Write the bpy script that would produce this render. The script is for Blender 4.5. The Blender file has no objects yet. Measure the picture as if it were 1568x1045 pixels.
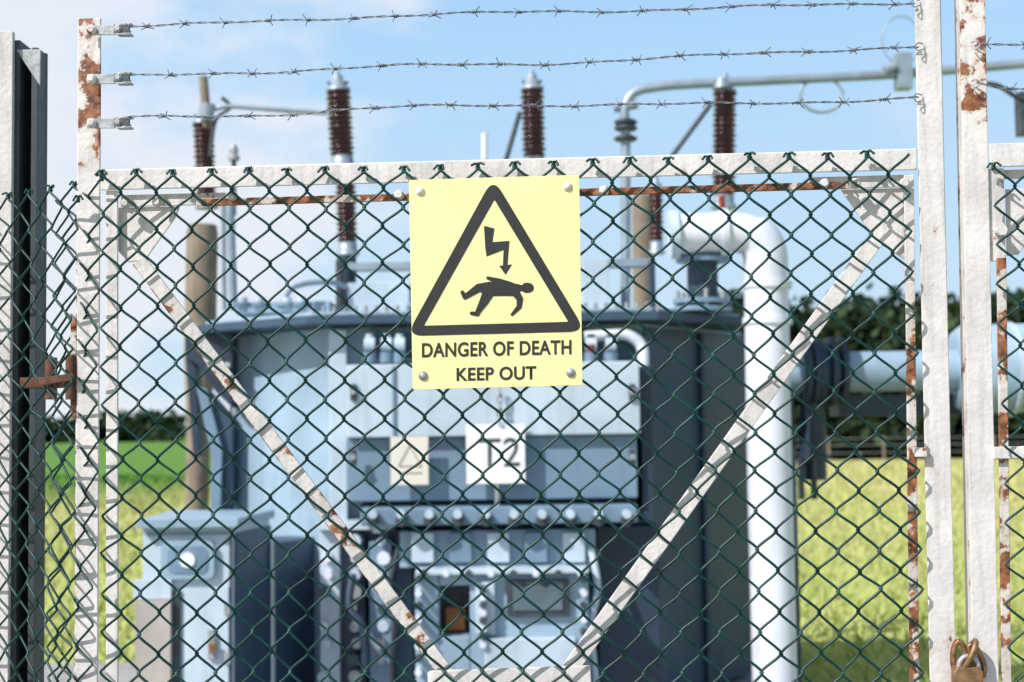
import bpy, math, random
from mathutils import Vector, Matrix
random.seed(7)
rad=math.radians
scene=bpy.context.scene
# ------------------------------------------------------------------ camera
PITCH=math.atan((655-522.5)/2178.0); ROLL=rad(0.8); FP=2178.0
C=Vector((0,0,1.55))
F=Vector((0,math.cos(PITCH),math.sin(PITCH)))
R0=Vector((1,0,0)); U0=Vector((0,-math.sin(PITCH),math.cos(PITCH)))
R=R0*math.cos(ROLL)-U0*math.sin(ROLL)
U=R0*math.sin(ROLL)+U0*math.cos(ROLL)
cam=bpy.data.cameras.new("camera"); co=bpy.data.objects.new("camera",cam)
scene.collection.objects.link(co)
M=Matrix((R,U,-F)).transposed().to_4x4(); M.translation=C
co.matrix_world=M
cam.lens=50; cam.sensor_width=36; cam.clip_start=0.05; cam.clip_end=6000
cam.dof.use_dof=True; cam.dof.focus_distance=2.19; cam.dof.aperture_fstop=5.6
scene.camera=co
scene.view_settings.view_transform='Standard'
scene.view_settings.look='None'
scene.view_settings.exposure=0

def ray(px,py): return F+R*((px-784)/FP)+U*((522.5-py)/FP)
A=rad(4.25)
EX=Vector((math.cos(A),-math.sin(A),0)); EZ=Vector((0,0,1)); EN=Vector((-math.sin(A),-math.cos(A),0))
P0=Vector((0,2.18,1.55))
def W(px,py,off=0.0):          # survey point on the fence plane
    d=ray(px,py); p=P0+EN*off
    return C+d*((p-C).dot(EN)/d.dot(EN))
def B(px,py,d):                # survey point on a vertical plane at distance d
    r=ray(px,py); return C+r*(d/r.y)
S=lambda px,d: px*d/FP         # length of px at distance d

# ------------------------------------------------------------------ materials
def mat(name,col,rough=0.6,metal=0.0,var=0.12,nscale=6.0,bump=0.0,bscale=40.0,
        rust=None,rust_z=None,streak=0.0,col2=None,spec=0.5,rscale=26):
    m=bpy.data.materials.new(name); m.use_nodes=True
    nt=m.node_tree; n=nt.nodes; l=nt.links
    bs=n['Principled BSDF']; bs.inputs['Roughness'].default_value=rough
    bs.inputs['Metallic'].default_value=metal
    bs.inputs['Specular IOR Level'].default_value=spec
    tc=n.new('ShaderNodeTexCoord')
    no=n.new('ShaderNodeTexNoise'); no.inputs['Scale'].default_value=nscale; no.inputs['Detail'].default_value=6
    l.new(tc.outputs['Object'],no.inputs['Vector'])
    mx=n.new('ShaderNodeMix'); mx.data_type='RGBA'
    c2=col2 or tuple(max(0,c*(1-var*3)) for c in col)
    mr=n.new('ShaderNodeMapRange'); mr.inputs[1].default_value=0.3; mr.inputs[2].default_value=0.72
    l.new(no.outputs['Fac'],mr.inputs[0]); l.new(mr.outputs[0],mx.inputs['Factor'])
    mx.inputs['A'].default_value=(*[min(1,c*(1+var*0.4)) for c in col],1); mx.inputs['B'].default_value=(*c2,1)
    out=mx.outputs['Result']
    if streak>0:
        mp=n.new('ShaderNodeMapping'); mp.inputs['Scale'].default_value=(1,1,0.08)
        l.new(tc.outputs['Object'],mp.inputs['Vector'])
        n2=n.new('ShaderNodeTexNoise'); n2.inputs['Scale'].default_value=nscale*6; n2.inputs['Detail'].default_value=4
        l.new(mp.outputs[0],n2.inputs['Vector'])
        r2=n.new('ShaderNodeMapRange'); r2.inputs[1].default_value=0.5; r2.inputs[2].default_value=0.8; r2.inputs[4].default_value=streak
        l.new(n2.outputs['Fac'],r2.inputs[0])
        m2=n.new('ShaderNodeMix'); m2.data_type='RGBA'; l.new(r2.outputs[0],m2.inputs['Factor'])
        l.new(out,m2.inputs['A']); m2.inputs['B'].default_value=(*[c*0.35 for c in col],1); out=m2.outputs['Result']
    if rust is not None:
        nd=n.new('ShaderNodeTexNoise'); nd.inputs['Scale'].default_value=150; nd.inputs['Detail'].default_value=6; nd.inputs['Roughness'].default_value=.7
        l.new(tc.outputs['Object'],nd.inputs['Vector'])
        rd=n.new('ShaderNodeMapRange'); rd.inputs[1].default_value=0.56; rd.inputs[2].default_value=0.72; rd.inputs[4].default_value=0.45
        l.new(nd.outputs['Fac'],rd.inputs[0])
        md=n.new('ShaderNodeMix'); md.data_type='RGBA'; l.new(rd.outputs[0],md.inputs['Factor']); l.new(out,md.inputs['A']); md.inputs['B'].default_value=(0.36,0.32,0.29,1); out=md.outputs['Result']
        n3=n.new('ShaderNodeTexNoise'); n3.inputs['Scale'].default_value=rscale; n3.inputs['Detail'].default_value=8; n3.inputs['Roughness'].default_value=0.62
        l.new(tc.outputs['Object'],n3.inputs['Vector'])
        val=n3.outputs['Fac']
        if rust_z:
            sp=n.new('ShaderNodeSeparateXYZ'); l.new(tc.outputs['Object'],sp.inputs[0])
            rz=n.new('ShaderNodeMapRange'); rz.inputs[1].default_value=rust_z[0]; rz.inputs[2].default_value=rust_z[1]; rz.inputs[4].default_value=rust_z[2]
            l.new(sp.outputs['Z'],rz.inputs[0])
            ad=n.new('ShaderNodeMath'); ad.operation='ADD'; l.new(val,ad.inputs[0]); l.new(rz.outputs[0],ad.inputs[1]); val=ad.outputs[0]
        r3=n.new('ShaderNodeMapRange'); r3.inputs[1].default_value=rust; r3.inputs[2].default_value=rust+0.03
        l.new(val,r3.inputs[0])
        r5=n.new('ShaderNodeMapRange'); r5.inputs[1].default_value=rust-0.06; r5.inputs[2].default_value=rust+0.01; r5.inputs[4].default_value=0.35
        l.new(val,r5.inputs[0])
        m5=n.new('ShaderNodeMix'); m5.data_type='RGBA'; l.new(r5.outputs[0],m5.inputs['Factor']); l.new(out,m5.inputs['A']); m5.inputs['B'].default_value=(0.50,0.30,0.19,1); out=m5.outputs['Result']
        n4=n.new('ShaderNodeTexNoise'); n4.inputs['Scale'].default_value=90; n4.inputs['Detail'].default_value=5
        l.new(tc.outputs['Object'],n4.inputs['Vector'])
        cr=n.new('ShaderNodeValToRGB'); cr.color_ramp.elements[0].position=0.35; cr.color_ramp.elements[0].color=(0.10,0.032,0.015,1)
        cr.color_ramp.elements[1].position=0.68; cr.color_ramp.elements[1].color=(0.42,0.16,0.065,1)
        l.new(n4.outputs['Fac'],cr.inputs[0])
        m3=n.new('ShaderNodeMix'); m3.data_type='RGBA'; l.new(r3.outputs[0],m3.inputs['Factor'])
        l.new(out,m3.inputs['A']); l.new(cr.outputs[0],m3.inputs['B']); out=m3.outputs['Result']
    l.new(out,bs.inputs['Base Color'])
    if bump>0:
        nb=n.new('ShaderNodeTexNoise'); nb.inputs['Scale'].default_value=bscale; nb.inputs['Detail'].default_value=5
        l.new(tc.outputs['Object'],nb.inputs['Vector'])
        bp=n.new('ShaderNodeBump'); bp.inputs['Strength'].default_value=bump; bp.inputs['Distance'].default_value=0.002
        l.new(nb.outputs['Fac'],bp.inputs['Height']); l.new(bp.outputs[0],bs.inputs['Normal'])
    return m

paint   =mat('weathered_white_paint',(0.77,0.72,0.70),0.6,var=0.08,nscale=14,bump=0.6,bscale=120,rust=0.68,streak=0.45)
paintm  =mat('peeling_paint',(0.76,0.71,0.68),0.65,var=0.09,nscale=18,bump=0.7,bscale=120,rust=0.585,streak=0.45)
painth  =mat('rusty_paint',(0.70,0.64,0.60),0.7,var=0.1,nscale=20,bump=0.8,bscale=120,rust=0.495,streak=0.3)
paintr  =mat('mostly_rust',(0.64,0.57,0.53),0.75,var=0.1,nscale=20,bump=0.8,bscale=120,rust=0.43)
paintt  =mat('paint_rusty_top',(0.77,0.72,0.70),0.6,var=0.08,nscale=14,bump=0.6,bscale=120,rust=0.70,rust_z=(1.96,2.03,0.225),streak=0.4,rscale=28)
rustm   =mat('rust',(0.17,0.075,0.042),0.85,var=0.2,nscale=60,bump=0.8,bscale=200)
galv    =mat('galvanised_steel',(0.46,0.47,0.49),0.5,metal=0.4,var=0.15,nscale=60,bump=0.3,bscale=200)
wirem   =mat('barbed_wire_steel',(0.24,0.26,0.29),0.5,metal=0.4,var=0.2,nscale=80)
green   =mat('green_pvc_wire',(0.001,0.050,0.043),0.38,var=0.2,nscale=30,spec=0.32)
darkst  =mat('dark_painted_steel',(0.06,0.075,0.09),0.5,var=0.2,nscale=10,bump=0.3,streak=0.3)
yellow  =mat('sign_yellow',(0.92,0.84,0.39),0.42,var=0.02,nscale=8,bump=0.10,bscale=60,streak=0.06)
black   =mat('sign_black',(0.028,0.027,0.030),0.45,var=0.1,nscale=30)
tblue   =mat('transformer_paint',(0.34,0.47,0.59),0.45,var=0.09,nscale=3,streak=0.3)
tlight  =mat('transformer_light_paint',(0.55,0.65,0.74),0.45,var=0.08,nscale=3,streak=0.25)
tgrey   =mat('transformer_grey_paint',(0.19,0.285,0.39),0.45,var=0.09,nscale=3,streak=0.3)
tshade   =mat('transformer_navy_shade_paint',(0.045,0.085,0.14),0.5,var=0.1,nscale=3,streak=0.25)  # navy of dark parts, with shade of right-hand faces put into it
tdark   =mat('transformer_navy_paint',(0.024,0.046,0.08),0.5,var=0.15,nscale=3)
pipem   =mat('pipe_paint',(0.76,0.79,0.88),0.45,var=0.05,nscale=3,streak=0.3)
maroon  =mat('brown_porcelain',(0.060,0.013,0.014),0.22,var=0.1,nscale=10)
alu     =mat('aluminium',(0.36,0.43,0.50),0.45,metal=0.4,var=0.1,nscale=10)
wood    =mat('timber_pole',(0.31,0.245,0.18),0.85,var=0.15,nscale=5,streak=0.6,bump=0.5)
whitep  =mat('white_plate',(0.86,0.86,0.86),0.5,var=0.02)
cream   =mat('cream_plate',(0.76,0.70,0.62),0.5,var=0.03)
faint   =mat('faded_print',(0.45,0.39,0.33),0.6,var=0.1)
glassm  =mat('dark_glass',(0.12,0.17,0.20),0.08,var=0.1)
glassl  =mat('pale_glass',(0.20,0.31,0.44),0.1,var=0.1)
orange  =mat('amber_gauge',(0.45,0.13,0.02),0.3,var=0.2)
beige   =mat('beige_panel',(0.47,0.42,0.38),0.6,var=0.08)
redm    =mat('red_paint',(0.35,0.03,0.025),0.5,var=0.1)
bark    =mat('bark',(0.07,0.05,0.035),0.9,var=0.2)
brass   =mat('old_brass',(0.36,0.21,0.10),0.5,metal=0.6,var=0.2,nscale=60,rust=0.54)
concrete=mat('concrete',(0.36,0.35,0.33),0.9,var=0.1,nscale=8,bump=0.5)

# ------------------------------------------------------------------ mesh builder
class Bld:
    def __init__(s): s.v=[]; s.f=[]; s.m=[]; s.mats=[]; s.sm=[]
    def mi(s,m):
        if m not in s.mats: s.mats.append(m)
        return s.mats.index(m)
    def add(s,vs,fs,m,smooth=False):
        o=len(s.v); s.v+= [tuple(x) for x in vs]; k=s.mi(m)
        for f in fs: s.f.append([i+o for i in f]); s.m.append(k); s.sm.append(smooth)
    def hexa(s,c8,m):
        s.add(c8,[(3,2,1,0),(4,5,6,7),(0,1,5,4),(1,2,6,5),(2,3,7,6),(3,0,4,7)],m)
    def bar(s,p,q,w,t,n,m):
        d=(q-p).normalized(); n=(n-d*n.dot(d)).normalized(); x=d.cross(n)
        a=x*(w/2); b=-n*t
        s.hexa([p-a,p+a,p+a+b,p-a+b,q-a,q+a,q+a+b,q-a+b],m)
    def box(s,x0,x1,y0,y1,z0,z1,m):
        s.hexa([(x0,y0,z0),(x1,y0,z0),(x1,y1,z0),(x0,y1,z0),(x0,y0,z1),(x1,y0,z1),(x1,y1,z1),(x0,y1,z1)],m)
    def pbox(s,px0,py0,px1,py1,d0,d1,m,ground=False):
        cx,cy=(px0+px1)/2,(py0+py1)/2
        x0=B(px0,cy,d0).x; x1=B(px1,cy,d0).x; z1=B(cx,py0,d0).z; z0=0.12 if ground else B(cx,py1,d0).z
        s.box(x0,x1,d0,d1,z0,z1,m)
    def ring(s,c,ax,r,k,ref=None):
        ax=ax.normalized(); ref=ref or (Vector((0,0,1)) if abs(ax.z)<0.9 else Vector((1,0,0)))
        u=ax.cross(ref).normalized(); v=ax.cross(u)
        return [c+u*(r*math.cos(2*math.pi*i/k))+v*(r*math.sin(2*math.pi*i/k)) for i in range(k)]
    def lathe(s,p,q,prof,m,k=20,cap=True,smooth=True):
        ax=q-p; vs=[]; 
        for t,r in prof: vs+=s.ring(p+ax*t,ax,r,k)
        fs=[]
        for j in range(len(prof)-1):
            for i in range(k): fs.append((j*k+i,j*k+(i+1)%k,(j+1)*k+(i+1)%k,(j+1)*k+i))
        s.add(vs,fs,m,smooth)
        if cap:
            o=len(prof)-1
            s.add(vs[:k],[tuple(reversed(range(k)))],m); s.add(vs[o*k:],[tuple(range(k))],m)
    def cyl(s,p,q,r,m,k=14,r2=None): s.lathe(p,q,[(0,r),(1,r if r2 is None else r2)],m,k)
    def tube(s,pts,r,m,k=6,cap=True):
        vs=[];n=len(pts); prev=None
        for i,p in enumerate(pts):
            t=(pts[min(i+1,n-1)]-pts[max(i-1,0)]).normalized()
            if prev is None:
                ref=Vector((0,1,0)) if abs(t.y)<0.9 else Vector((1,0,0)); u=t.cross(ref).normalized()
            else: u=(prev-t*prev.dot(t)).normalized()
            prev=u; v=t.cross(u)
            rr=r(i/(n-1)) if callable(r) else r
            vs+=[p+u*(rr*math.cos(2*math.pi*j/k))+v*(rr*math.sin(2*math.pi*j/k)) for j in range(k)]
        fs=[(i*k+j,i*k+(j+1)%k,(i+1)*k+(j+1)%k,(i+1)*k+j) for i in range(n-1) for j in range(k)]
        s.add(vs,fs,m,True)
        if cap:
            s.add(vs[:k],[tuple(reversed(range(k)))],m); s.add(vs[-k:],[tuple(range(k))],m)
    def prism(s,poly,vec,m):
        n=len(poly); vs=[Vector(p) for p in poly]+[Vector(p)+vec for p in poly]
        fs=[tuple(range(n)),tuple(reversed(range(n,2*n)))]+[(i,i+n,(i+1)%n+n,(i+1)%n) for i in range(n)]
        s.add(vs,fs,m)
    def obj(s,name,parent=None,bevel=0):
        me=bpy.data.meshes.new(name); me.from_pydata(s.v,[],s.f); me.update()
        for m in s.mats: me.materials.append(m)
        me.polygons.foreach_set('material_index',s.m); me.polygons.foreach_set('use_smooth',s.sm)
        import bmesh
        bm=bmesh.new(); bm.from_mesh(me)
        if len(bm.faces)<60000: bmesh.ops.recalc_face_normals(bm,faces=bm.faces[:])
        bm.to_mesh(me); bm.free()
        o=bpy.data.objects.new(name,me); scene.collection.objects.link(o)
        if parent: o.parent=parent
        if bevel:
            b=o.modifiers.new('bevel','BEVEL'); b.width=bevel; b.segments=2; b.limit_method='ANGLE'; b.angle_limit=rad(50)
        return o
def empty(name):
    e=bpy.data.objects.new(name,None); scene.collection.objects.link(e); return e
def bez(pts,n=10):
    out=[]; P=[pts[0]]+pts+[pts[-1]]
    for i in range(1,len(P)-2):
        for j in range(n):
            t=j/n; a,b,c,d=P[i-1],P[i],P[i+1],P[i+2]
            out.append(0.5*((2*b)+(c-a)*t+(2*a-5*b+4*c-d)*t*t+(3*b-a-3*c+d)*t**3))
    out.append(pts[-1]); return out

# ------------------------------------------------------------------ GATE
gate=empty('chain_link_gate')
def fbar(b,a,c,w,t,m,off=0.0): b.bar(W(a[0],a[1],off),W(c[0],c[1],off),w,t,EN,m)
b=Bld()
fbar(b,(137,28),(131,1160),0.036,0.005,paintt,-0.010)
b.bar(W(121,28,-0.0152),W(115,1160,-0.0152),0.005,0.036,EN,paintm)
fbar(b,(171,292),(171,1160),0.019,0.005,paint,-0.012)
fbar(b,(154,276),(1404,244),0.032,0.005,paint,-0.006)
b.bar(W(154,262.0,-0.0115),W(1404,230.0,-0.0115),0.005,0.036,EN,paint)
fbar(b,(185,308),(345,304),0.019,0.004,paintm,-0.018)
fbar(b,(1240,281),(1392,277),0.019,0.004,paintm,-0.018)
fbar(b,(300,310.5),(1300,283.5),0.0115,0.005,paintr,-0.003)
fbar(b,(1419,-60),(1447,1160),0.038,0.005,paint,-0.006)
b.bar(W(1437,-60,-0.0115),W(1464,1160,-0.0115),0.005,0.036,EN,paint)
fbar(b,(1392,268),(1394,430),0.015,0.005,paint,-0.010)
fbar(b,(1394,430),(1402,1160),0.014,0.005,painth,-0.0101)
def fpoly(b,pts,off,t,m): b.prism([W(x,y,off) for x,y in pts],-EN*t,m)
fpoly(b,[(181,318),(275,316),(268,334),(222,398),(196,402),(181,385)],-0.024,0.004,paint)
fpoly(b,[(1288,291),(1384,288),(1386,398),(1362,382),(1344,372)],-0.024,0.004,paint)
fbar(b,(212,398),(690,1040),0.022,0.005,paintm,-0.012)
fbar(b,(1342,366),(872,1026),0.025,0.005,paint,-0.012)
b.bar(W(204,404,-0.0175),W(682,1046,-0.0175),0.004,0.02,EN,painth)
b.bar(W(1351,371,-0.0175),W(881,1031,-0.0175),0.004,0.02,EN,paintm)
fbar(b,(655,1046),(905,1038),0.036,0.005,paint,-0.004)
fbar(b,(186,1122),(1400,1090),0.036,0.005,paint,-0.022)
for x,y in [(611,299),(925,292),(192,311),(1385,281),(240,309),(1310,281),(355,300),(1262,281)]:
    p=W(x,y,0.001); b.lathe(p-EN*0.006,p+EN*0.006,[(0,0.008),(0.6,0.008),(1,0.005)],paintm,12)
fbar(b,(60,585),(112,577),0.012,0.012,rustm,0.004)
b.cyl(W(108,545,-0.01),W(108,612,-0.01),0.008,rustm,12)
fbar(b,(112,480),(112,640),0.010,0.012,painth,-0.014)
fbar(b,(1401,693),(1420,693),0.014,0.02,paintm,0.006)
b.obj('frame',gate,0.0012)

gate2=empty('chain_link_gate')
b=Bld()
fbar(b,(1488,-60),(1512,1160),0.038,0.005,paintt,-0.006)
b.bar(W(1471,-60,-0.0115),W(1494,1160,-0.0115),0.005,0.036,EN,paintm)
fbar(b,(1516,238),(1800,230),0.036,0.005,paint,-0.004)
fbar(b,(1514,268),(1800,260),0.014,0.005,paint,-0.02)
fbar(b,(1526,258),(1529,400),0.022,0.005,paint,-0.012)
fbar(b,(1534,395),(1543,1160),0.014,0.005,painth,-0.010)
fbar(b,(1522,694),(1600,692),0.018,0.012,paint,0.0)
fpoly(b,[(1540,290),(1640,286),(1560,390),(1542,392)],-0.024,0.004,paint)
p=W(1533,353,0.0); b.cyl(p-EN*0.01,p+EN*0.006,0.008,paint,12)
b.obj('frame',gate2,0.0012)

# ------------------------------------------------------------------ chain link meshes
def link_mesh(name,parent,org,ex,n,width,ztop_fn,zbot,pitch,vh,wob=0.0017,r=0.0019,jit=0.0011,stub=True):
    b=Bld(); p=pitch/2; h=vh/2
    N=int(round(width/p)); ph=[random.uniform(0,6.28) for _ in range(8)]
    J={}
    def jt(c,k):
        if (c,k) not in J: J[(c,k)]=(random.gauss(0,jit*.7),random.gauss(0,jit*.8),random.gauss(0,jit))
        return J[(c,k)]
    def warp(u,z):
        return (wob*(math.sin(u*9+ph[0]+z*4)+0.7*math.sin(u*23+z*17+ph[1])),
                wob*1.8*(math.sin(u*7+z*5+ph[2])+0.5*math.sin(u*19-z*11+ph[3])),
                wob*(math.sin(z*12+ph[4]+u*6)+0.6*math.sin(u*31+z*9+ph[5])))
    for i in range(N):
        u0=i*p; zt=ztop_fn(u0+p/2)
        rows=int((zt-zbot)/h)+1; pts=[]
        par=i%2
        K=8
        for j in range(rows*K+1):
            t=j/K; k=int(t); f=t-k
            up_=(k+par)%2==0
            tri=(f if up_ else 1-f)
            ja=jt(i if up_ else i+1,k); jb=jt(i+1 if up_ else i,k+1)
            uu=0.5-0.5*math.cos(math.pi*tri); tri=tri*0.66+uu*0.34
            side=1 if (k%2==0) else -1
            e=min(1,min(f,1-f)/0.14)
            dep=side*0.0022*math.sin(e*math.pi/2)
            u=u0-0.0016+(p+0.0032)*tri+ja[0]*(1-f)+jb[0]*f
            z=zt-h*t+ja[2]*(1-f)+jb[2]*f
            w=warp(u,z)
            pts.append(org+ex*(u+w[0])+n*(dep+w[1]+ja[1]*(1-f)+jb[1]*f)+EZ*(z+w[2]))
        b.tube(pts,r,green,6)
        if stub and par==0:
            c=pts[0]; 
            for s in (0,math.pi):
                tp=[c+ex*(0.0022*math.cos(a*1.1+s))+n*(0.0022*math.sin(a*1.1+s))+EZ*(-0.004+0.0013*a) for a in range(0,8)]
                e=tp[-1]; sg=1 if s==0 else -1
                tp.append(e+ex*0.004*sg+EZ*0.001); tp.append(e+ex*random.uniform(0.006,0.011)*sg-EZ*random.uniform(0.001,0.008)+n*0.002)
                b.tube(tp,r*0.95,green,5)
    return b.obj(name,parent)
OFF=0.009
o=W(157,270,OFF); q=W(1390,238,OFF); uw=(q-o).dot(EX); pitch=uw/21
zl,zr=o.z,q.z; oo=Vector((o.x,o.y,0))
link_mesh('mesh',gate,oo,EX,EN,uw,lambda u:zl+(zr-zl)*u/uw,0.95,pitch,pitch*1.0,r=0.0021)
lf=empty('chain_link_fence')
ang=rad(36); ex2=Vector((-math.cos(ang),math.sin(ang),0)); n2=Vector((-math.sin(ang),-math.cos(ang),0))
o=W(148,276,0.012); oo=Vector((o.x,o.y,0))
link_mesh('mesh',lf,oo,ex2,n2,0.40,lambda u:o.z-0.004,0.95,0.0575,0.0575,wob=0.0035,jit=.002)
o3=W(112,288,0.016); oo3=Vector((o3.x,o3.y,0)); ex3=(-EX*0.8+Vector((0,0.5,0))).normalized()
link_mesh('selvedge',lf,oo3,ex3,EN,0.06,lambda u:o3.z-0.01,0.95,0.05,0.05,wob=0.004,jit=.002)
o2=W(1522,256,OFF); oo2=Vector((o2.x,o2.y,0))
link_mesh('mesh',gate2,oo2,EX,EN,0.30,lambda u:o2.z,0.95,pitch,pitch)

# ------------------------------------------------------------------ left road post (H-section)
b=Bld()
def vert_prism(b,pts,z0,z1,m):
    b.prism([Vector((x,y,z0)) for x,y in pts],Vector((0,0,z1-z0)),m)
d=2.45
xa=B(-20,500,d).x; xb=B(16,500,d).x; xc=B(63,500,d+0.05).x
zt=B(8,48,d).z
vert_prism(b,[(xa,d),(xb,d),(xb,d+0.012),(xa,d+0.012)],0,zt,paint)
zt2=B(40,76,d+0.04).z
vert_prism(b,[(xb-0.002,d+0.014),(xb+0.008,d+0.014),(xb+0.008,d+0.09),(xb-0.002,d+0.09)],0,zt2+0.01,darkst)  # web and inner flange coloured dark for the shade on them
vert_prism(b,[(xb+0.0082,d+0.078),(xc,d+0.062),(xc+0.002,d+0.072),(xb+0.0082,d+0.088)],0,zt2,darkst)
vert_prism(b,[(xc-0.010,d+0.02),(xc+0.001,d+0.02),(xc+0.001,d+0.060),(xc-0.010,d+0.0605)],0,zt2-0.002,darkst)
b.prism([B(24,76,d+0.012),B(62,76,d+0.012),B(61,132,d+0.012)],Vector((0,0.004,0)),galv)  # pale triangle paints the lit patch above the web's shadow edge
b.pbox(30,578,90,594,d-0.10,d-0.06,rustm)
b.cyl(B(78,548,d-0.1),B(78,612,d-0.1),0.010,rustm)
b.obj('steel_fence_post',None,0.001)

# ------------------------------------------------------------------ barbed wire & brackets
def barbed(pts,name,barb=66,start=30):
    b=Bld()
    P=bez([W(x,y,o) for x,y,o in pts],24)
    L=[0]
    for i in range(1,len(P)): L.append(L[-1]+(P[i]-P[i-1]).length)
    tot=L[-1]; step=0.003; R_=[]; j=0; s=0
    while s<tot:
        while L[j+1]<s: j+=1
        t=(s-L[j])/max(1e-9,L[j+1]-L[j]); R_.append(P[j].lerp(P[j+1],t)); s+=step
    q1,q2=random.uniform(0,6),random.uniform(0,6)
    wvf=lambda i:0.0014*math.sin(i*0.045+q1)+0.0009*math.sin(i*0.13+q2)
    for ph in (0,math.pi):
        pts2=[]
        for i,p in enumerate(R_):
            a=i*step/0.022*2*math.pi*0.5+ph
            pts2.append(p+EZ*(0.0010*math.sin(a)+wvf(i))+EN*0.0010*math.cos(a))
        b.tube(pts2,0.0008,wirem,5)
    s=start*0.001
    while s<tot-0.02:
        i=int(s/step); p=R_[i]; t=(R_[min(i+3,len(R_)-1)]-R_[max(0,i-3)]).normalized()
        p=p+EZ*wvf(i)
        up=EN.cross(t).normalized()
        a0=random.uniform(0,6.28)
        for kk in range(2):
            coil=[]
            for q in range(15):
                a=a0+kk*math.pi+q/14*2*math.pi*1.5
                coil.append(p+t*(-0.0025+q*0.00036+kk*0.001)+(up*math.cos(a)+EN*math.sin(a))*0.0024)
            def end(c,dirn,a):
                v=(up*math.cos(a)+EN*math.sin(a))*random.uniform(0.75,1)+t*dirn*random.uniform(0.3,1.0)
                return c+v.normalized()*random.uniform(0.007,0.0105)
            pts3=[end(coil[0],-1,a0+kk*math.pi-1.2)]+coil+[end(coil[-1],1,a0+kk*math.pi+3*math.pi+1.2)]
            b.tube(pts3,0.0008,wirem,5)
        s+=barb*0.001*random.uniform(0.9,1.1)
    return b.obj(name)
barbed([(196,40,.012),(330,36,.01),(590,25,.01),(785,19,.01),(990,16,.01),(1200,9,.01),(1402,4,.0)],'barbed_wire')
barbed([(194,117,.012),(400,111,.01),(600,101,.01),(860,97,.01),(1130,83,.01),(1410,72,.0)],'barbed_wire',start=70)
barbed([(194,180,.012),(395,177,.01),(610,164,.01),(895,161,.01),(1185,158,.01),(1408,150,.0)],'barbed_wire',start=60)
barbed([(1496,69,.004),(1600,66,.01),(1800,60,.01)],'barbed_wire',start=12)
barbed([(1496,128,.004),(1550,137,.01),(1650,134,.01),(1800,130,.01)],'barbed_wire',start=52)
for k,y in enumerate((45,120,188)):
    b=Bld()
    b.bar(W(133,y+1,0.006),W(176,y+1,0.006),0.015,0.004,EN,galv)
    b.bar(W(174,y-1,0.009),W(198,y-2,0.012),0.013,0.003,EN,darkst)
    b.bar(W(178,y+7,0.010),W(199,y+7,0.012),0.003,0.014,EN,galv)
    b.bar(W(178,y-8,0.010),W(199,y-9,0.012),0.003,0.014,EN,galv)
    for xx in (140,181):
        c=W(xx,y+1 if xx==140 else y-1,0.009); b.lathe(c-EN*0.004,c+EN*0.005,[(0,0.0078),(.55,0.0078),(1,0.004)],galv if xx==181 else paintm,6 if xx==181 else 12,smooth=False)
    b.tube([W(192,y-9,0.014),W(198,y-6,0.018),W(195,y-1,0.018),W(201,y+4,0.014),W(192,y+7,0.014)],0.0011,wirem,5)
    b.obj('wire_bracket',None,0.0006)
b=Bld()
for x,y in [(1404,5),(1410,72),(1408,150)]:
    b.tube(bez([W(x+4,y-4,-.004),W(x-4,y-6,.006),W(x-9,y,.006),W(x-3,y+6,.006),W(x+5,y+3,-.002)],5),0.0009,wirem,5)
for x,y in [(1494,69),(1494,128)]:
    b.tube(bez([W(x-6,y-3,.0),W(x,y-6,.006),W(x+7,y,.006),W(x,y+6,.006),W(x-6,y+3,.0)],5),0.0012,galv,5)
b.obj('wire_tie')

# padlock and chain
pl=empty('padlock')
b=Bld()
def link(b,c,ax1,ax2,l,w,r,m):
    pts=[]
    for i in range(25):
        a=i/24*2*math.pi
        pts.append(c+ax1*(l*math.cos(a))+ax2*(w*math.sin(a)))
    b.tube(pts,r,m,8,cap=False)
link(b,W(1469,1010,0.012),EZ,EX,0.026,0.009,0.0045,brass)
link(b,W(1484,1003,0.016),(EZ+EX*0.5).normalized(),EN,0.022,0.012,0.0045,brass)
link(b,W(1495,1012,0.010),(EZ-EX*0.3).normalized(),EX,0.024,0.009,0.0045,brass)
b.obj('chain',pl)
b=Bld()
b.prism([W(x,y,0.028) for x,y in [(1460,1030),(1466,1022),(1500,1022),(1506,1030),(1506,1068),(1460,1068)]],-EN*0.016,brass)
link(b,W(1483,1022,0.02),EZ,EX,0.016,0.014,0.004,galv)
b.obj('body',pl,0.002)

# ------------------------------------------------------------------ SIGN
sign=empty('danger_of_death_sign')
SO=0.018
b=Bld()
def rounded(pts,r,n=5):
    out=[];N=len(pts)
    for i in range(N):
        p=Vector(pts[i]);a=(Vector(pts[i-1])-p);c=(Vector(pts[(i+1)%N])-p)
        an=a.angle(c); dd=r/math.tan(an/2)
        A1=p+a.normalized()*dd; C1=p+c.normalized()*dd
        for k in range(n+1):
            t=k/n; out.append(tuple((A1*(1-t)**2+p*2*t*(1-t)+C1*t*t)))
    return out
pl4=rounded([(626,276),(887,268),(892,590),(632,597)],3)
b.prism([W(x,y,SO) for x,y in pl4],-EN*0.0025,yellow)
b.obj('plate',sign,0.0004)
b=Bld()
outer=rounded([(755,272),(897,508),(622,515)],15,8)
inner=rounded([(757,306),(870,493),(649,499)],1.2,8)
e1=[W(x,y,SO+0.0006) for x,y in outer]; e2=[W(x,y,SO+0.0006) for x,y in inner]
n=len(e1); b.add(e1+e2,[(i,(i+1)%n,n+(i+1)%n,n+i) for i in range(n)],black)
b.obj('triangle',sign)
b=Bld()
bolt=[(741,346),(757,350),(754,371),(780,369),(777,406),(784,405),(774,421),(764,407),(770,407),(771,383),(745,393),(743,380)]
b.add([W(x,y,SO+0.0006) for x,y in bolt],[tuple(range(len(bolt)))],black)
b.obj('lightning_bolt',sign)
b=Bld(); lay=[0]
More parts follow.
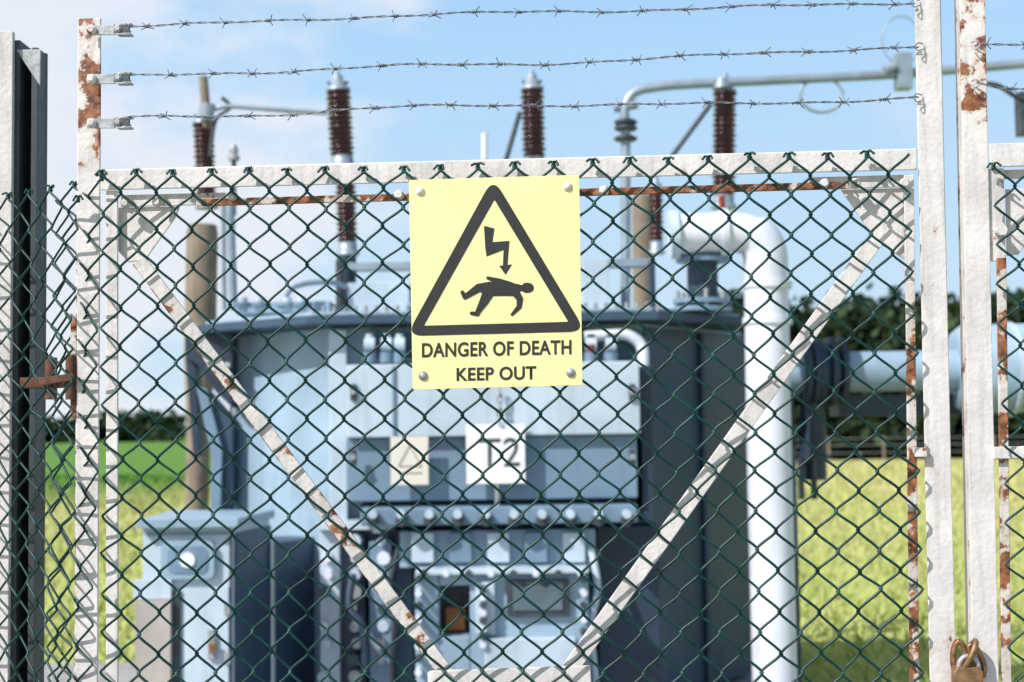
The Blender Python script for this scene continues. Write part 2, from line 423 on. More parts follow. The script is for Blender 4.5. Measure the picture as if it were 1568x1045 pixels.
def limb(pts,ws):
    for (p,w0),(q,w1) in zip(list(zip(pts,ws))[:-1],list(zip(pts,ws))[1:]):
        lay[0]+=1; z=SO+0.0005+lay[0]*0.00003
        p=Vector(p);q=Vector(q);d=(q-p).normalized();nn=Vector((-d.y,d.x)); a=math.atan2(nn.y,nn.x)
        poly=[]
        for k in range(9):
            t=a+math.pi*k/8; poly.append((p.x+w0*math.cos(t),p.y+w0*math.sin(t)))
        for k in range(9):
            t=a+math.pi+math.pi*k/8; poly.append((q.x+w1*math.cos(t),q.y+w1*math.sin(t)))
        b.add([W(x,y,z) for x,y in poly],[tuple(range(len(poly)))],black)
limb([(806,441),(810,441)],[8,7.5])
limb([(792,441),(803,442)],[6,4])
limb([(787,444),(770,442),(752,443),(746,444)],[10,11.5,11,10])
limb([(782,438),(764,431),(747,426)],[6,4.5,2.5])
limb([(789,448),(796,458),(795,470),(784,482)],[6.5,5,4,2.2])
limb([(750,440),(733,441),(712,455)],[8.5,6.5,4])
limb([(712,455),(708,448)],[4,3])
limb([(748,448),(741,462),(735,472),(730,481)],[9,7,5,3.6])
limb([(731,481),(722,480)],[3.6,2.8])
b.obj('falling_man',sign)
def text_to(name,parent,body,px0,px1,pybase,pytop,m,fn,off,bold=0.0):
    cu=bpy.data.curves.new(name,'FONT'); cu.body=body; cu.size=1; cu.offset=bold; cu.resolution_u=6; cu.space_character=1.04
    to=bpy.data.objects.new('tmp',cu); scene.collection.objects.link(to)
    dg=bpy.context.evaluated_depsgraph_get(); me=bpy.data.meshes.new_from_object(to.evaluated_get(dg))
    bpy.data.objects.remove(to)
    xs=[v.co.x for v in me.vertices]; ys=[v.co.y for v in me.vertices]
    a0,a1,c0,c1=min(xs),max(xs),min(ys),max(ys)
    for v in me.vertices:
        tx=(v.co.x-a0)/(a1-a0); ty=(v.co.y-c0)/(c1-c0)
        px=px0+(px1-px0)*tx; yb=pybase[0]+(pybase[1]-pybase[0])*tx; yt=pytop[0]+(pytop[1]-pytop[0])*tx
        v.co=fn(px,yb+(yt-yb)*ty,off)
    me.materials.clear(); me.materials.append(m)
    o=bpy.data.objects.new(name,me); scene.collection.objects.link(o); o.parent=parent
text_to('text_danger_of_death',sign,'DANGER OF DEATH',646,875,(548,543),(525.5,520.5),black,W,SO+0.0007,0.024)
text_to('text_keep_out',sign,'KEEP OUT',699,821,(584,581.5),(563.5,560.5),black,W,SO+0.0007,0.024)
b=Bld()
for x,y in [(643,293),(869,286),(648,576),(874,571)]:
    p=W(x,y,SO); b.lathe(p,p+EN*0.005,[(0,0.0074),(.35,0.0070),(.75,0.0048),(1,0.002)],galv if y>500 else cream,16)
b.obj('fixings',sign)

# ------------------------------------------------------------------ TRANSFORMER
tr=empty('power_transformer')
def XY(px,d): return (B(px,600,d).x,d)
BK=8.72
b=Bld()
zl=B(784,497,7.25).z
foot=[XY(505,7.3),XY(985,7.3),XY(1138,8.15),(XY(1138,8.15)[0],BK),(XY(352,7.85)[0],BK),XY(352,7.85)]
b.prism([Vector((x,y,0.15)) for x,y in foot],Vector((0,0,zl-0.15)),tblue)
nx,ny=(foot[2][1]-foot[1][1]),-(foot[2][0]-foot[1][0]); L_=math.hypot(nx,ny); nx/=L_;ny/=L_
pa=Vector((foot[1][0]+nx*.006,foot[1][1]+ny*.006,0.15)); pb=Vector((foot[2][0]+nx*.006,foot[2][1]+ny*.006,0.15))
b.prism([pa,pb,pb+Vector((0,0,zl-.17)),pa+Vector((0,0,zl-.17))],Vector((nx,ny,0))*0.01,tshade)  # dark sheet paints the right chamfer's shade onto the tank
c=pa.lerp(pb,.55); b.box(c.x-.012,c.x+.012,c.y-.06,c.y-.002,0.15,zl-.03,tshade)
b.pbox(505,505,532,1045,7.2,7.3,tlight,True)
b.pbox(352,515,362,1045,7.8,7.9,tlight,True)
b.obj('tank',tr,0.01)
b=Bld()
foot2=[XY(470,7.1),XY(1010,7.1),XY(1145,7.6),(XY(1145,7.6)[0],BK+.06),(XY(305,7.6)[0],BK+.06),XY(305,7.6)]
b.prism([Vector((x,y,zl+0.003)) for x,y in foot2],Vector((0,0,0.045)),tshade)
foot3=[XY(480,7.13),XY(1000,7.13),XY(1135,7.65),(XY(1135,7.6)[0],BK+.03),(XY(315,7.6)[0],BK+.03),XY(315,7.65)]
b.prism([Vector((x,y,zl+0.05)) for x,y in foot3],Vector((0,0,0.018)),tblue)
for i in range(34):
    px=480+i*16; p=B(px,486,7.14); b.cyl(Vector((p.x,7.14,zl+0.05)),Vector((p.x,7.14,zl+0.095)),0.012,galv,6)
b.obj('lid',tr,0.004)
b=Bld()
b.pbox(530,556,980,668,6.88,7.3,tlight)
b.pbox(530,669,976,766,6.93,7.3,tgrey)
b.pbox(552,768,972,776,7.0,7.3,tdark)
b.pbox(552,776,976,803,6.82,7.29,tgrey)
b.pbox(600,560,606,666,6.868,6.882,tgrey); 
for i in range(10):
    px=572+i*43; p=B(px,787,6.82)
    b.cyl(p,p-Vector((0,0.05,0)),0.022,tlight,8); b.cyl(p+Vector((0,0,-0.03)),p+Vector((0,-0.03,-0.03)),0.03,darkst,8)
for px,py in [(541,600),(541,700),(968,600),(968,700)]:
    p=B(px,py,6.88); b.cyl(p,p-Vector((0,0.03,0)),0.015,galv,8)
    b.pbox(px-5,py-12,px+5,py+14,6.86,6.879,darkst)
b.pbox(982,560,1000,800,6.98,7.29,tdark)  # dark box colours in the shade right of the cabinet
b.obj('terminal_cabinet',tr,0.008)
b=Bld()
b.pbox(612,812,912,868,6.95,7.29,tblue)
for i in range(5):
    b.pbox(630+i*58,816,664+i*58,862,6.88,6.949,tgrey if i%2 else tlight)
b.pbox(636,872,902,880,6.74,7.1,tlight)
b.pbox(636,880,672,1045,6.8,7.29,tblue,True)
b.pbox(720,880,902,1045,6.8,7.28,tblue,True)
b.pbox(672.5,976,719.5,1045,6.8,7.28,tblue,True)
b.pbox(672.5,880.5,719.5,897,6.8,7.28,tblue)
b.pbox(672.5,897,719.5,976,7.0,7.2,darkst)
b.pbox(682,930,712,966,6.93,6.998,orange)
b.pbox(728,892,758,972,6.76,6.8,tlight)
b.pbox(742,978,882,1032,6.74,6.8,tlight)
b.pbox(776,888,872,945,6.77,6.8,darkst); b.pbox(786,897,862,936,6.76,6.7695,glassm)
for i in range(8):
    for px,py in [(642,886+i*20),(893,886+i*20),(650+i*34,876),(740,900+i*12)]:
        p=B(px,py,6.8); b.cyl(p,p-Vector((0,0.08,0)),0.017,pipem if i%2 else darkst,8)
b.obj('tap_changer_box',tr,0.006)
b=Bld()
b.pbox(486,800,602,812,7.0,7.25,tlight)
b.pbox(490,812,520,1045,7.05,7.25,tlight,True)
b.pbox(522,812,560,1045,7.12,7.25,tshade,True)
b.pbox(566,830,600,1045,7.0,7.24,tgrey,True)
for i in range(9):
    for px in (500,545,585):
        if random.random()<0.85:
            p=B(px+random.uniform(-4,4),828+i*26,7.02); r=random.uniform(0.018,0.034)
            b.cyl(p+Vector((0,0.1,0)),p-Vector((0,random.uniform(.02,.06),0)),r,random.choice([pipem,tlight,darkst,galv]),8)
b.tube(bez([B(540,880,6.95),B(535,930,6.9),B(555,960,6.88),B(560,1030,6.9)]),0.02,tdark,8)
b.tube(bez([B(610,840,6.85),B(596,900,6.85),B(604,950,6.83),B(598,1045,6.9)]),0.012,darkst,8)
b.tube(bez([B(905,840,6.9),B(915,900,6.85),B(905,960,6.83),B(912,1045,6.9)]),0.018,tlight,8)
b.pbox(604,812,632,1045,7.1,7.29,tshade,True)
b.pbox(916,806,1010,1045,7.05,7.29,tdark,True)
b.obj('valve_column',tr,0.004)
b=Bld()
b.pbox(560,508,982,552,7.22,7.299,tshade)  # dark strip paints the shade under the lid
for px in (566,592,612,905,935,655,700,850):
    p=B(px,545,7.1); b.cyl(p,B(px,512,7.1),0.02,darkst if px%2 else tlight,8)
    b.lathe(B(px-8,528,7.08),B(px+8,528,7.08),[(0,0.035),(1,0.035)],tlight,12)
    b.cyl(B(px,556,7.08),B(px,540,7.08),0.035,tgrey,8)
b.tube(bez([B(895,516,7.15),B(930,513,7.15),B(960,513,7.15),B(982,530,7.15),B(985,560,7.12),B(986,600,7.1)]),0.03,pipem,10)
b.cyl(B(905,528,7.0),B(905,540,7.0),0.02,redm,10)
b.obj('valves',tr)
b=Bld()
b.pbox(714,650,804,741,6.845,6.855,whitep)
b.pbox(598,669,656,743,6.85,6.858,cream)
b.pbox(758,741,764,800,6.85,6.87,galv)
for i in range(5): link(b,B(765,600+i*11,6.84),EZ,Vector((1,0,0)) if i%2 else Vector((0,1,0)),0.024,0.012,0.005,galv)
b.obj('label_plates',tr,0.001)
text_to('t2_text',tr,'T2',733,796,(716,714),(672,670),darkst,B,6.843,0.0)
b=Bld()
for a,c in [((627,682),(610,714)),((610,714),(645,714)),((645,714),(627,682))]:
    b.bar(B(*a,6.847),B(*c,6.847),0.007,0.001,Vector((0,-1,0)),faint)
b.pbox(610,723,646,726,6.8475,6.849,faint)
b.obj('warning_triangle',tr)
b=Bld()
D=7.25
pp=[B(1188,1100,D),B(1178,700,D),B(1174,480,D),B(1173,420,D),B(1171,388,D),B(1160,367,D),B(1142,359,D),B(1115,356,D),B(1075,357,D),B(1040,359,D)]
b.tube(bez(pp,8),lambda t:S(34,D) if t<0.6 else S(31,D),pipem,24)
for y in (437,492): b.cyl(B(1175,y+5,D),B(1175,y-5,D),S(38,D),pipem,24)
b.cyl(B(1103,356,D),B(1112,356,D),S(37,D),pipem,24)
b.cyl(B(1038,359,D),B(1024,360,D),S(38,D),tlight,24)
b.tube(bez([B(1060,356,D+.1),B(1074,385,D+.1),B(1076,476,D+.1)],8),S(24,D),tdark,18)
for y,r in ((388,42),(398,42),(462,46),(474,46)): b.cyl(B(1076,y+4,D+.1),B(1076,y-3,D+.1),S(r,D),tgrey,20)
for i in range(8):
    a=i*math.pi/4; c=B(1076,460,D+.1); b.cyl(c+Vector((math.cos(a)*.13,math.sin(a)*.13,-.06)),c+Vector((math.cos(a)*.13,math.sin(a)*.13,.05)),0.012,galv,6)
b.obj('conservator_pipe',tr)
b=Bld(); D=7.7
b.cyl(B(1195,572,D),B(1470,567,D),S(31,D),tblue,24)
b.lathe(B(1462,566,D),B(1900,556,D),[(0,S(40,D)),(0.0,S(58,D)),(0.03,S(68,D)),(1,S(68,D))],tblue,32)
b.lathe(B(1540,566,D),B(1546,566,D),[(0,S(73,D)),(1,S(73,D))],tlight,32)
for x,r in ((1228,50),(1240,50),(1266,54),(1282,54)): b.cyl(B(x,571,D-.02),B(x+8,571,D-.02),S(r,D),tdark,24)
b.lathe(B(1236,571,D-.02),B(1272,571,D-.02),[(0,S(36,D)),(.5,S(52,D)),(1,S(36,D))],tdark,20)
b.cyl(B(1244,600,D),B(1246,735,D),S(20,D),tdark,16)
b.cyl(B(1245,700,D),B(1246,706,D),S(26,D),tdark,16)
for x in (1226,1246): 
    b.cyl(B(x,700,D-.1),B(x+1,765,D-.1),S(5,D),darkst,8)
b.pbox(1210,600,1222,1045,D,D+.1,tdark,True)
b.pbox(1285,604,1568,636,D+.05,D+.3,tdark)  # dark box paints the unlit band beneath the pipe
b.obj('cooling_pipework',tr)
b=Bld()
Y=Vector((0,0.14,0))
b.prism([B(x,y,7.62) for x,y in [(283,500),(356,500),(356,625),(330,600),(304,560),(284,548)]],Y,tdark)
b.prism([B(x,y,7.64) for x,y in [(300,592),(316,596),(340,690),(337,790),(322,790),(324,700)]],Y,tgrey)
b.prism([B(x,y,7.66) for x,y in [(284,548),(300,560),(306,700),(296,700)]],Y,tdark)
b.prism([B(x,y,7.68) for x,y in [(318,600),(356,645),(356,770),(345,790),(343,700)]],Y,tshade)
b.pbox(318,556,352,563,7.58,7.61,tlight)
b.obj('radiator_bracket',tr,0.004)

b=Bld()
b.pbox(532,399,1003,411,8.1,8.2,alu); b.pbox(532,433,626,478,8.0,8.5,tlight)
b.pbox(890,396,932,478,8.0,8.5,tlight); b.pbox(600,440,900,478,8.2,8.6,tlight)
b.pbox(360,462,505,480,7.9,8.6,tblue)
b.pbox(514,398,522,480,8.0,8.1,darkst); b.pbox(996,398,1004,480,8.0,8.1,tdark)
for px in (372,398,440,462,640,700,860):
    b.cyl(B(px,478,7.7),B(px,456,7.7),0.025,tlight,10); b.cyl(B(px,470,7.7),B(px,464,7.7),0.06,tgrey,10)
b.tube(bez([B(430,470,7.7),B(450,440,7.8),B(500,432,7.9),B(530,440,8.0)]),0.016,alu,8)
b.cyl(B(357,475,8.0),B(352,310,8.0),S(7,8),alu,10); b.cyl(B(343,475,8.1),B(341,310,8.1),S(4,8),alu,10)
b.cyl(B(1106,322,7.9),B(1105,300,7.9),S(5,8),redm,10)
b.cyl(B(742,245,8.3),B(742,205,8.3),S(5,8),whitep,10); 
b.cyl(B(358,330,8.3),B(358,222,8.3),S(4,8),darkst,8); b.lathe(B(358,246,8.3),B(358,222,8.3),[(0,S(9,8)),(.3,S(10,8)),(.35,S(5,8)),(.6,S(8,8)),(1,S(4,8))],galv,12)
b.obj('lid_fittings',tr,0.003)

def bushing(name,top,bot,r,d,capm=alu,nsh=None,base=True):
    b=Bld(); p=B(*bot,d); q=B(*top,d); L=(q-p).length
    R1=S(r,d); R2=R1*0.74; n=nsh or int(L/S(7.8,d)); prof=[]
    for i in range(n):
        t0=i/n; dt=1/n; rr=R1*(1.0 if i%2 else 0.94)
        prof+=[(t0,R2),(t0+dt*.25,R2),(t0+dt*.5,rr*0.985),(t0+dt*.62,rr),(t0+dt*.72,rr*.98),(t0+dt*.80,R2)]
    prof.append((1,R2)); b.lathe(p,q,prof,maroon,24)
    ax=(q-p).normalized()
    b.lathe(q,q+ax*S(32,d),[(0,R1*.95),(.12,R1*.95),(.2,R1*.65),(.45,R1*.62),(.5,R1*.42),(.72,R1*.42),(.78,R1*.28),(1,R1*.12)],capm,16)
    b.cyl(q+ax*S(13,d)-Vector((R1*.8,0,0)),q+ax*S(13,d)+Vector((R1*.8,0,0)),R1*.14,darkst,8)
    if base: b.lathe(p-ax*S(20,d),p,[(0,R1*1.05),(.3,R1*1.05),(.35,R1*.85),(1,R1*.85)],alu,20)
    return b.obj(name)
bushing('insulator_bushing',(518,140),(524,240),20,8.55)
bushing('insulator_bushing',(529,276),(532,372),17,8.55)
bushing('insulator_bushing',(815,138),(818,242),19,8.55)
bushing('insulator_bushing',(1110,142),(1108,300),19,8.55)
bushing('insulator_bushing',(1004,296),(1005,370),12,8.5)
b=Bld()
bushing('insulator_bushing',(311,190),(316,300),17,8.55)
b.cyl(B(318,195,8.45),B(311,118,8.45),S(7,8.4),wood,10)
b.lathe(B(316,184,8.4),B(318,160,8.4),[(0,S(11,8)),(1,S(13,8))],alu,12)
b.tube(bez([B(322,170,8.4),B(350,163,8.4),B(420,168,8.4),B(500,173,8.4)]),S(4,8.4),alu,8)
b.tube(bez([B(340,150,8.4),B(352,165,8.4),B(330,185,8.4),B(322,240,8.4)]),S(3,8.4),darkst,6)
b.cyl(B(530,478,8.2),B(531,392,8.2),S(15,8.2),tdark,16)
b.cyl(B(820,478,8.2),B(820,250,8.2),S(17,8.2),tgrey,16)
D=8.4
b.tube(bez([B(958,478,D),B(958,300,D),B(958,200,D),B(957,165,D),B(972,142,D),B(1010,133,D),B(1080,128,D),B(1230,121,D),B(1385,113,D),B(1568,98,D),B(1760,84,D)],8),S(7.5,D),alu,12)
for y in (187,196,212): b.lathe(B(958,y+4,D),B(958,y-4,D),[(0,S(16,D)),(.5,S(19,D)),(1,S(12,D))],darkst,16)
b.pbox(1375,80,1398,134,D-.05,D+.05,alu); b.cyl(B(1355,108,D-.05),B(1372,100,D-.05),S(7,D),alu)
b.cyl(B(1088,160,D),B(1012,262,D),S(4,D),darkst,8); b.cyl(B(796,172,D),B(770,262,D),S(4,D),darkst,8)
b.lathe(B(940,166,D),B(976,160,D),[(0,S(7,D)),(1,S(7,D))],alu,10)
link(b,B(1258,146,D),EZ,Vector((1,0,0)),S(27,D),S(33,D),S(2.4,D),alu)
link(b,B(1380,62,D),EZ,Vector((1,0,0)),S(38,D),S(30,D),S(1.2,D),alu)
b.lathe(B(1105,121,D),B(1106,136,D),[(0,S(9,D)),(1,S(16,D))],alu,12)
b.tube(bez([B(1510,128,D-.2),B(1530,132,D-.2),B(1560,150,D-.2),B(1600,158,D-.2)]),S(4,D),darkst,8)
b.pbox(1563,140,1580,205,D-.2,D-.1,darkst)
b.obj('overhead_busbar')

for (x0,y0,x1,y1,r,d) in [(310,345,296,1100,24,9.6),(983,300,986,640,16,9.4)]:
    b=Bld(); b.lathe(Vector((B(x1,y1,d).x,d,0)),B(x0,y0,d),[(0,S(r,d)*.75),(.55,S(r,d)*.75),(.7,S(r,d)),(.98,S(r,d)),(1,S(r,d)*.9)],wood,18); b.obj('timber_pole')

cc=empty('control_cabinet')
b=Bld(); D=6.5
b.prism([Vector((x,y,0.1)) for x,y in [XY(219,D),XY(357,D),XY(412,D+.55),(XY(222,D)[0],D+.6)]],Vector((0,0,B(290,808,D).z-0.1)),tlight)
b.prism([Vector((x,y,B(290,808,D).z+.002)) for x,y in [XY(209,D-.06),XY(364,D-.06),XY(420,D+.6),(XY(210,D)[0],D+.68)]],Vector((0,0,.04)),tblue)
q0=Vector((*XY(357,D),0.1)); q1=Vector((*XY(412,D+.55),0.1)); dv=(q1-q0).normalized(); nv=Vector((dv.y,-dv.x,0)); hz=Vector((0,0,B(290,808,D).z-0.13))
a0=q0+nv*.006+dv*.01; a1=q1+nv*.006-dv*.01
b.prism([a0,a1,a1+hz,a0+hz],nv*.006,tshade)  # dark sheet with the right side's shade in its colour
b.prism([Vector((x,y,0.1)) for x,y in [XY(420,D+.5),XY(482,D+.9),(XY(482,D+.9)[0],D+1.0),(XY(410,D+.9)[0],D+1.0)]],Vector((0,0,B(450,830,D+.6).z-0.1)),tshade)
b.obj('body',cc,0.008)
b=Bld()
fr=rounded([(246,828),(328,828),(328,888),(246,888)],14,5); gl=rounded([(256,837),(318,837),(318,879),(256,879)],12,5)
b.prism([B(x,y,D-.030) for x,y in fr],Vector((0,.028,0)),tblue)
b.prism([B(x,y,D-.034) for x,y in gl],Vector((0,.003,0)),glassl)
c=B(287,858,D-.035); b.cyl(c,c-Vector((0,.006,0)),.035,whitep,18)
b.pbox(282,900,350,1045,D-.018,D-.002,tlight,True)
b.pbox(224,816,352,820,D-.012,D-.002,tgrey); b.pbox(351,822,354,1045,D-.012,D-.002,darkst,True)
for y in (925,1000): b.pbox(343,y,352,y+18,D-.035,D-.019,galv)
b.pbox(318,965,328,1010,D-.04,D-.019,galv); b.pbox(320,985,330,1000,D-.06,D-.041,brass)
b.pbox(262,905,276,1045,D-.02,D-.002,darkst,True)
b.pbox(204,888,262,918,D-.03,D-.002,tlight); b.pbox(206,920,261,1045,D-.05,D-.003,beige,True)
b.obj('door_fittings',cc,0.003)
b=Bld(); b.box(-3.0,1.55,6.2,9.0,0.006,0.12,concrete); b.obj('concrete_plinth',None,0.01)

# ------------------------------------------------------------------ GROUND
def ground_mat(name):
    m=bpy.data.materials.new(name); m.use_nodes=True; nt=m.node_tree; n=nt.nodes; l=nt.links
    bs=n['Principled BSDF']; bs.inputs['Roughness'].default_value=0.95; bs.inputs['Specular IOR Level'].default_value=0.1
    g=n.new('ShaderNodeNewGeometry'); sp=n.new('ShaderNodeSeparateXYZ'); l.new(g.outputs['Position'],sp.inputs[0])
    def noise(sc,det=5):
        x=n.new('ShaderNodeTexNoise'); x.inputs['Scale'].default_value=sc; x.inputs['Detail'].default_value=det; l.new(g.outputs['Position'],x.inputs['Vector']); return x.outputs['Fac']
    def rng(v,a,b_,c=0,d=1):
        x=n.new('ShaderNodeMapRange'); x.inputs[1].default_value=a; x.inputs[2].default_value=b_; x.inputs[3].default_value=c; x.inputs[4].default_value=d; l.new(v,x.inputs[0]); return x.outputs[0]
    def mix(f,a,b_):
        x=n.new('ShaderNodeMix'); x.data_type='RGBA'; l.new(f,x.inputs['Factor'])
        for k,v in (('A',a),('B',b_)):
            if isinstance(v,tuple): x.inputs[k].default_value=(*v,1)
            else: l.new(v,x.inputs[k])
        return x.outputs['Result']
    def math_(op,a,b_):
        x=n.new('ShaderNodeMath'); x.operation=op; x.use_clamp=False
        for i,v in enumerate((a,b_)):
            if isinstance(v,(int,float)): x.inputs[i].default_value=v
            else: l.new(v,x.inputs[i])
        return x.outputs[0]
    dry=mix(rng(noise(1.3,7),0.35,0.65),(0.56,0.53,0.22),(0.38,0.42,0.13))
    dry=mix(rng(noise(0.25,3),0.42,0.62),dry,(0.55,0.51,0.23))
    near=rng(sp.outputs['Y'],9,30,0.6,0)
    dry=mix(near,dry,(0.38,0.46,0.12))
    gr=mix(rng(noise(0.3,6),0.35,0.65),(0.13,0.29,0.05),(0.10,0.21,0.04))
    e=math_('ADD',sp.outputs['Y'],math_('MULTIPLY',sp.outputs['X'],-0.9))
    e=math_('ADD',e,math_('MULTIPLY',noise(0.2,3),10))
    left=rng(sp.outputs['X'],-4.5,-6,0,1)
    f=math_('MULTIPLY',rng(e,38,60),left)
    base=mix(f,dry,gr)
    l.new(base,bs.inputs['Base Color'])
    bp=n.new('ShaderNodeBump'); bp.inputs['Strength'].default_value=0.5; bp.inputs['Distance'].default_value=0.1
    l.new(noise(9,8),bp.inputs['Height']); l.new(bp.outputs[0],bs.inputs['Normal'])
    return m
gm=ground_mat('field_grass')
b=Bld()
xs=[-3000,-600,-120,-40,-15,0,15,40,120,600,3000]; ys=[-200,-20,0,10,20,40,80,160,400,1200,4000]
vs=[(x,y,0) for y in ys for x in xs]; k=len(xs)
b.add(vs,[(j*k+i,j*k+i+1,(j+1)*k+i+1,(j+1)*k+i) for j in range(len(ys)-1) for i in range(k-1)],gm)
b.obj('ground')
gravel=mat('gravel',(0.34,0.33,0.31),0.95,var=0.2,nscale=60,bump=1.0,bscale=80)
b=Bld(); b.add([(-12,-4,.004),(5,-4,.004),(5,5.5,.004),(1.6,6.5,.004),(1.6,9.1,.004),(-12,9.4,.004)],[(0,1,2,3,4,5)],gravel); b.obj('gravel_yard')
b=Bld(); gv=[];gf=[]
for i in range(50000):
    y=6.6+ (random.random()**1.8)*45; half=y*0.42+1; x=random.uniform(-half,half)
    if abs(x)<y*0.14: continue
    if x<1.7 and y<9.6: continue
    h=random.uniform(.05,.18)*(0.8+y*.01); w=0.006+y*0.0006; a=random.uniform(0,3.14)
    dx,dy=math.cos(a)*w,math.sin(a)*w; lx,ly=random.uniform(-.12,.12),random.uniform(-.12,.12)
    o=len(gv); gv+=[(x-dx,y-dy,0),(x+dx,y+dy,0),(x+lx,y+ly,h)]; gf.append((o,o+1,o+2))
b.v=gv;b.f=gf;b.m=[0]*len(gf);b.sm=[False]*len(gf);b.mats=[gm]; b.obj('grass')

def leafmat(name,c1,c2): return mat(name,c1,0.8,var=0.1,nscale=0.8,col2=c2,spec=0.15)
leafd=leafmat('foliage_dark',(0.028,0.052,0.026),(0.016,0.032,0.019))
leafl=leafmat('foliage_light',(0.052,0.085,0.034),(0.032,0.056,0.026))
def trees(name,spots,leaf=0.28,nl=1100,low=0.06):
    b=Bld()
    for (x,y,h,w) in spots:
        b.lathe(Vector((x,y,0)),Vector((x+random.uniform(-.2,.2),y,h*.8)),[(0,.16),(.5,.11),(1,.03)],bark,7)
        for kx in range(6):
            a=random.uniform(0,6.28); z=h*random.uniform(.25,.7)
            b.tube([Vector((x,y,z)),Vector((x+math.cos(a)*w*.35,y+math.sin(a)*w*.35,z+h*.12)),Vector((x+math.cos(a)*w*.5,y+math.sin(a)*w*.5,z+h*.2))],0.035,bark,4)
        clumps=[]
        for c in range(30):
            z=h*random.uniform(low,0.92); env=w*0.5*math.sqrt(max(0.5,1-((z/h-0.38)/0.75)**2))
            a=random.uniform(0,6.28); rr=env*math.sqrt(random.random())
            clumps.append((x+rr*math.cos(a),y+rr*math.sin(a),z,random.uniform(.17,.27)*w,random.random()))
        for i in range(nl):
            c=random.choice(clumps); d=Vector((random.gauss(0,1),random.gauss(0,1),random.gauss(0,.8)))
            d=d.normalized()*c[3]*random.uniform(.3,1.05); p=Vector(c[:3])+d
            if p.z<0.1: p.z=0.1
            nn=Vector((random.gauss(0,1),random.gauss(0,1),random.gauss(0,1))).normalized(); u=nn.orthogonal().normalized()*leaf*random.uniform(.6,1.2); w2=nn.cross(u)*random.uniform(.5,.9)
            b.add([p-u,p-w2,p+u,p+w2],[(0,1,2,3)],leafl if (c[4]>.7) ^ (random.random()<.12) else leafd)
    return b.obj(name)
sp=[]
x=9.0
while x<54:
    sp.append((x,62+random.uniform(-1,1),random.uniform(6.5,7.0),random.uniform(4.0,4.8))); sp.append((x+.9,65+random.uniform(-1,1),random.uniform(7.0,7.5),5.0)); x+=random.uniform(1.4,1.7)
trees('tree_row',sp,leaf=0.36,nl=1000)
sp=[(-x,240+random.uniform(-4,4),random.uniform(3.6,5.4),6) for x in (58,61,63,66,69,72,79,82,85,88)]
trees('tree_row',sp,leaf=0.6,nl=500)
b=Bld()
for i in range(24):
    X=6+i*2.2; b.cyl(Vector((X,57,0)),Vector((X,57,1.0)),.05,wood,8)
for z in (.35,.65,.92): b.cyl(Vector((6,56.94,z)),Vector((57,56.94,z)),.012,galv,6)
b.obj('field_fence')
b=Bld(); vs=[];n=120
hill=mat('hill',(0.16,0.24,0.27),0.95,var=0.1,nscale=0.01)
for i in range(n+1):
    X=-1500+3000*i/n; H=10+7*math.sin(i*.21)+4*math.sin(i*.53+1)
    vs+=[(X,1300,-1),(X,1500,H),(X,1700,-1)]
b.add(vs,[(3*i+j,3*i+3+j,3*i+4+j,3*i+1+j) for i in range(n) for j in (0,1)],hill,True); b.obj('hills')

# ------------------------------------------------------------------ LIGHT
az=rad(50); el=rad(43)
ts=Vector((-math.sin(az)*math.cos(el),-math.cos(az)*math.cos(el),math.sin(el)))
sl=bpy.data.lights.new('sun','SUN'); sl.energy=5.0; sl.angle=rad(0.5); sl.color=(1,.975,.94)
so=bpy.data.objects.new('sun',sl); scene.collection.objects.link(so)
so.rotation_euler=ts.to_track_quat('Z','Y').to_euler()
w=bpy.data.worlds.new('World'); scene.world=w; w.use_nodes=True; nt=w.node_tree; n=nt.nodes; l=nt.links
bg=n['Background']; sky=n.new('ShaderNodeTexSky'); sky.sky_type='NISHITA'; sky.sun_disc=False
sky.sun_elevation=el; sky.sun_rotation=math.atan2(ts.x,ts.y)%(2*math.pi); sky.air_density=1.0; sky.dust_density=0.6; sky.ozone_density=1.5
tc=n.new('ShaderNodeTexCoord'); spx=n.new('ShaderNodeSeparateXYZ'); l.new(tc.outputs['Generated'],spx.inputs[0])
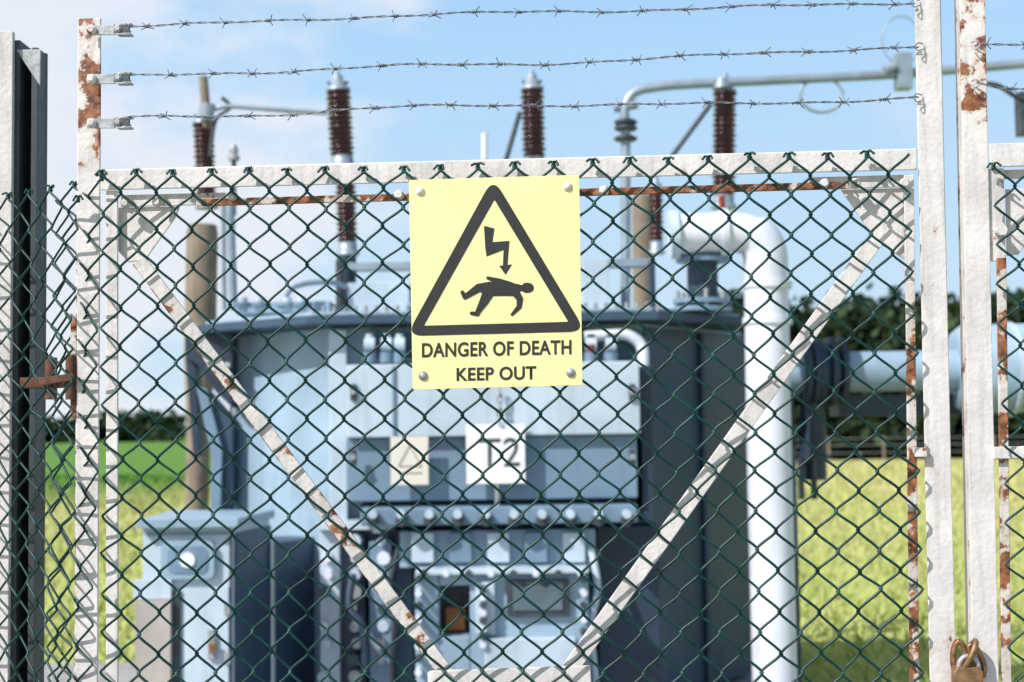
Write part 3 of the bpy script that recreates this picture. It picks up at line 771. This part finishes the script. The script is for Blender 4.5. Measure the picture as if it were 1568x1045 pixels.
hz=n.new('ShaderNodeMapRange'); hz.interpolation_type='SMOOTHSTEP'; hz.inputs[1].default_value=0.24; hz.inputs[2].default_value=0.55; hz.inputs[3].default_value=0.97; hz.inputs[4].default_value=0.0
l.new(spx.outputs['Z'],hz.inputs[0])
hc=n.new('ShaderNodeMapRange'); hc.inputs[1].default_value=0.0; hc.inputs[2].default_value=0.30; l.new(spx.outputs['Z'],hc.inputs[0])
hm=n.new('ShaderNodeMix'); hm.data_type='RGBA'; l.new(hc.outputs[0],hm.inputs['Factor']); hm.inputs['A'].default_value=(5.2,6.5,7.5,1); hm.inputs['B'].default_value=(3.3,5.5,8.0,1)
m0=n.new('ShaderNodeMix'); m0.data_type='RGBA'; l.new(hz.outputs[0],m0.inputs['Factor']); l.new(sky.outputs[0],m0.inputs['A']); l.new(hm.outputs['Result'],m0.inputs['B'])
mp=n.new('ShaderNodeMapping'); mp.inputs['Scale'].default_value=(1,1,2.0); l.new(tc.outputs['Generated'],mp.inputs[0])
no=n.new('ShaderNodeTexNoise'); no.inputs['Scale'].default_value=5.0; no.inputs['Detail'].default_value=7; no.inputs['Roughness'].default_value=.55; l.new(mp.outputs[0],no.inputs['Vector'])
mr=n.new('ShaderNodeMapRange'); mr.inputs[1].default_value=0.06; mr.inputs[2].default_value=-0.30; mr.inputs[3].default_value=-0.14; mr.inputs[4].default_value=0.26
l.new(spx.outputs['X'],mr.inputs[0])
ad=n.new('ShaderNodeMath'); ad.operation='ADD'; l.new(no.outputs['Fac'],ad.inputs[0]); l.new(mr.outputs[0],ad.inputs[1])
m2=n.new('ShaderNodeMapRange'); m2.interpolation_type='SMOOTHSTEP'; m2.inputs[1].default_value=0.46; m2.inputs[2].default_value=0.68; m2.inputs[3].default_value=0.0; m2.inputs[4].default_value=0.9; l.new(ad.outputs[0],m2.inputs[0])
mx=n.new('ShaderNodeMix'); mx.data_type='RGBA'; l.new(m2.outputs[0],mx.inputs['Factor']); l.new(m0.outputs['Result'],mx.inputs['A'])
mx.inputs['B'].default_value=(6.7,7.0,7.6,1)
l.new(mx.outputs['Result'],bg.inputs['Color']); bg.inputs['Strength'].default_value=0.125
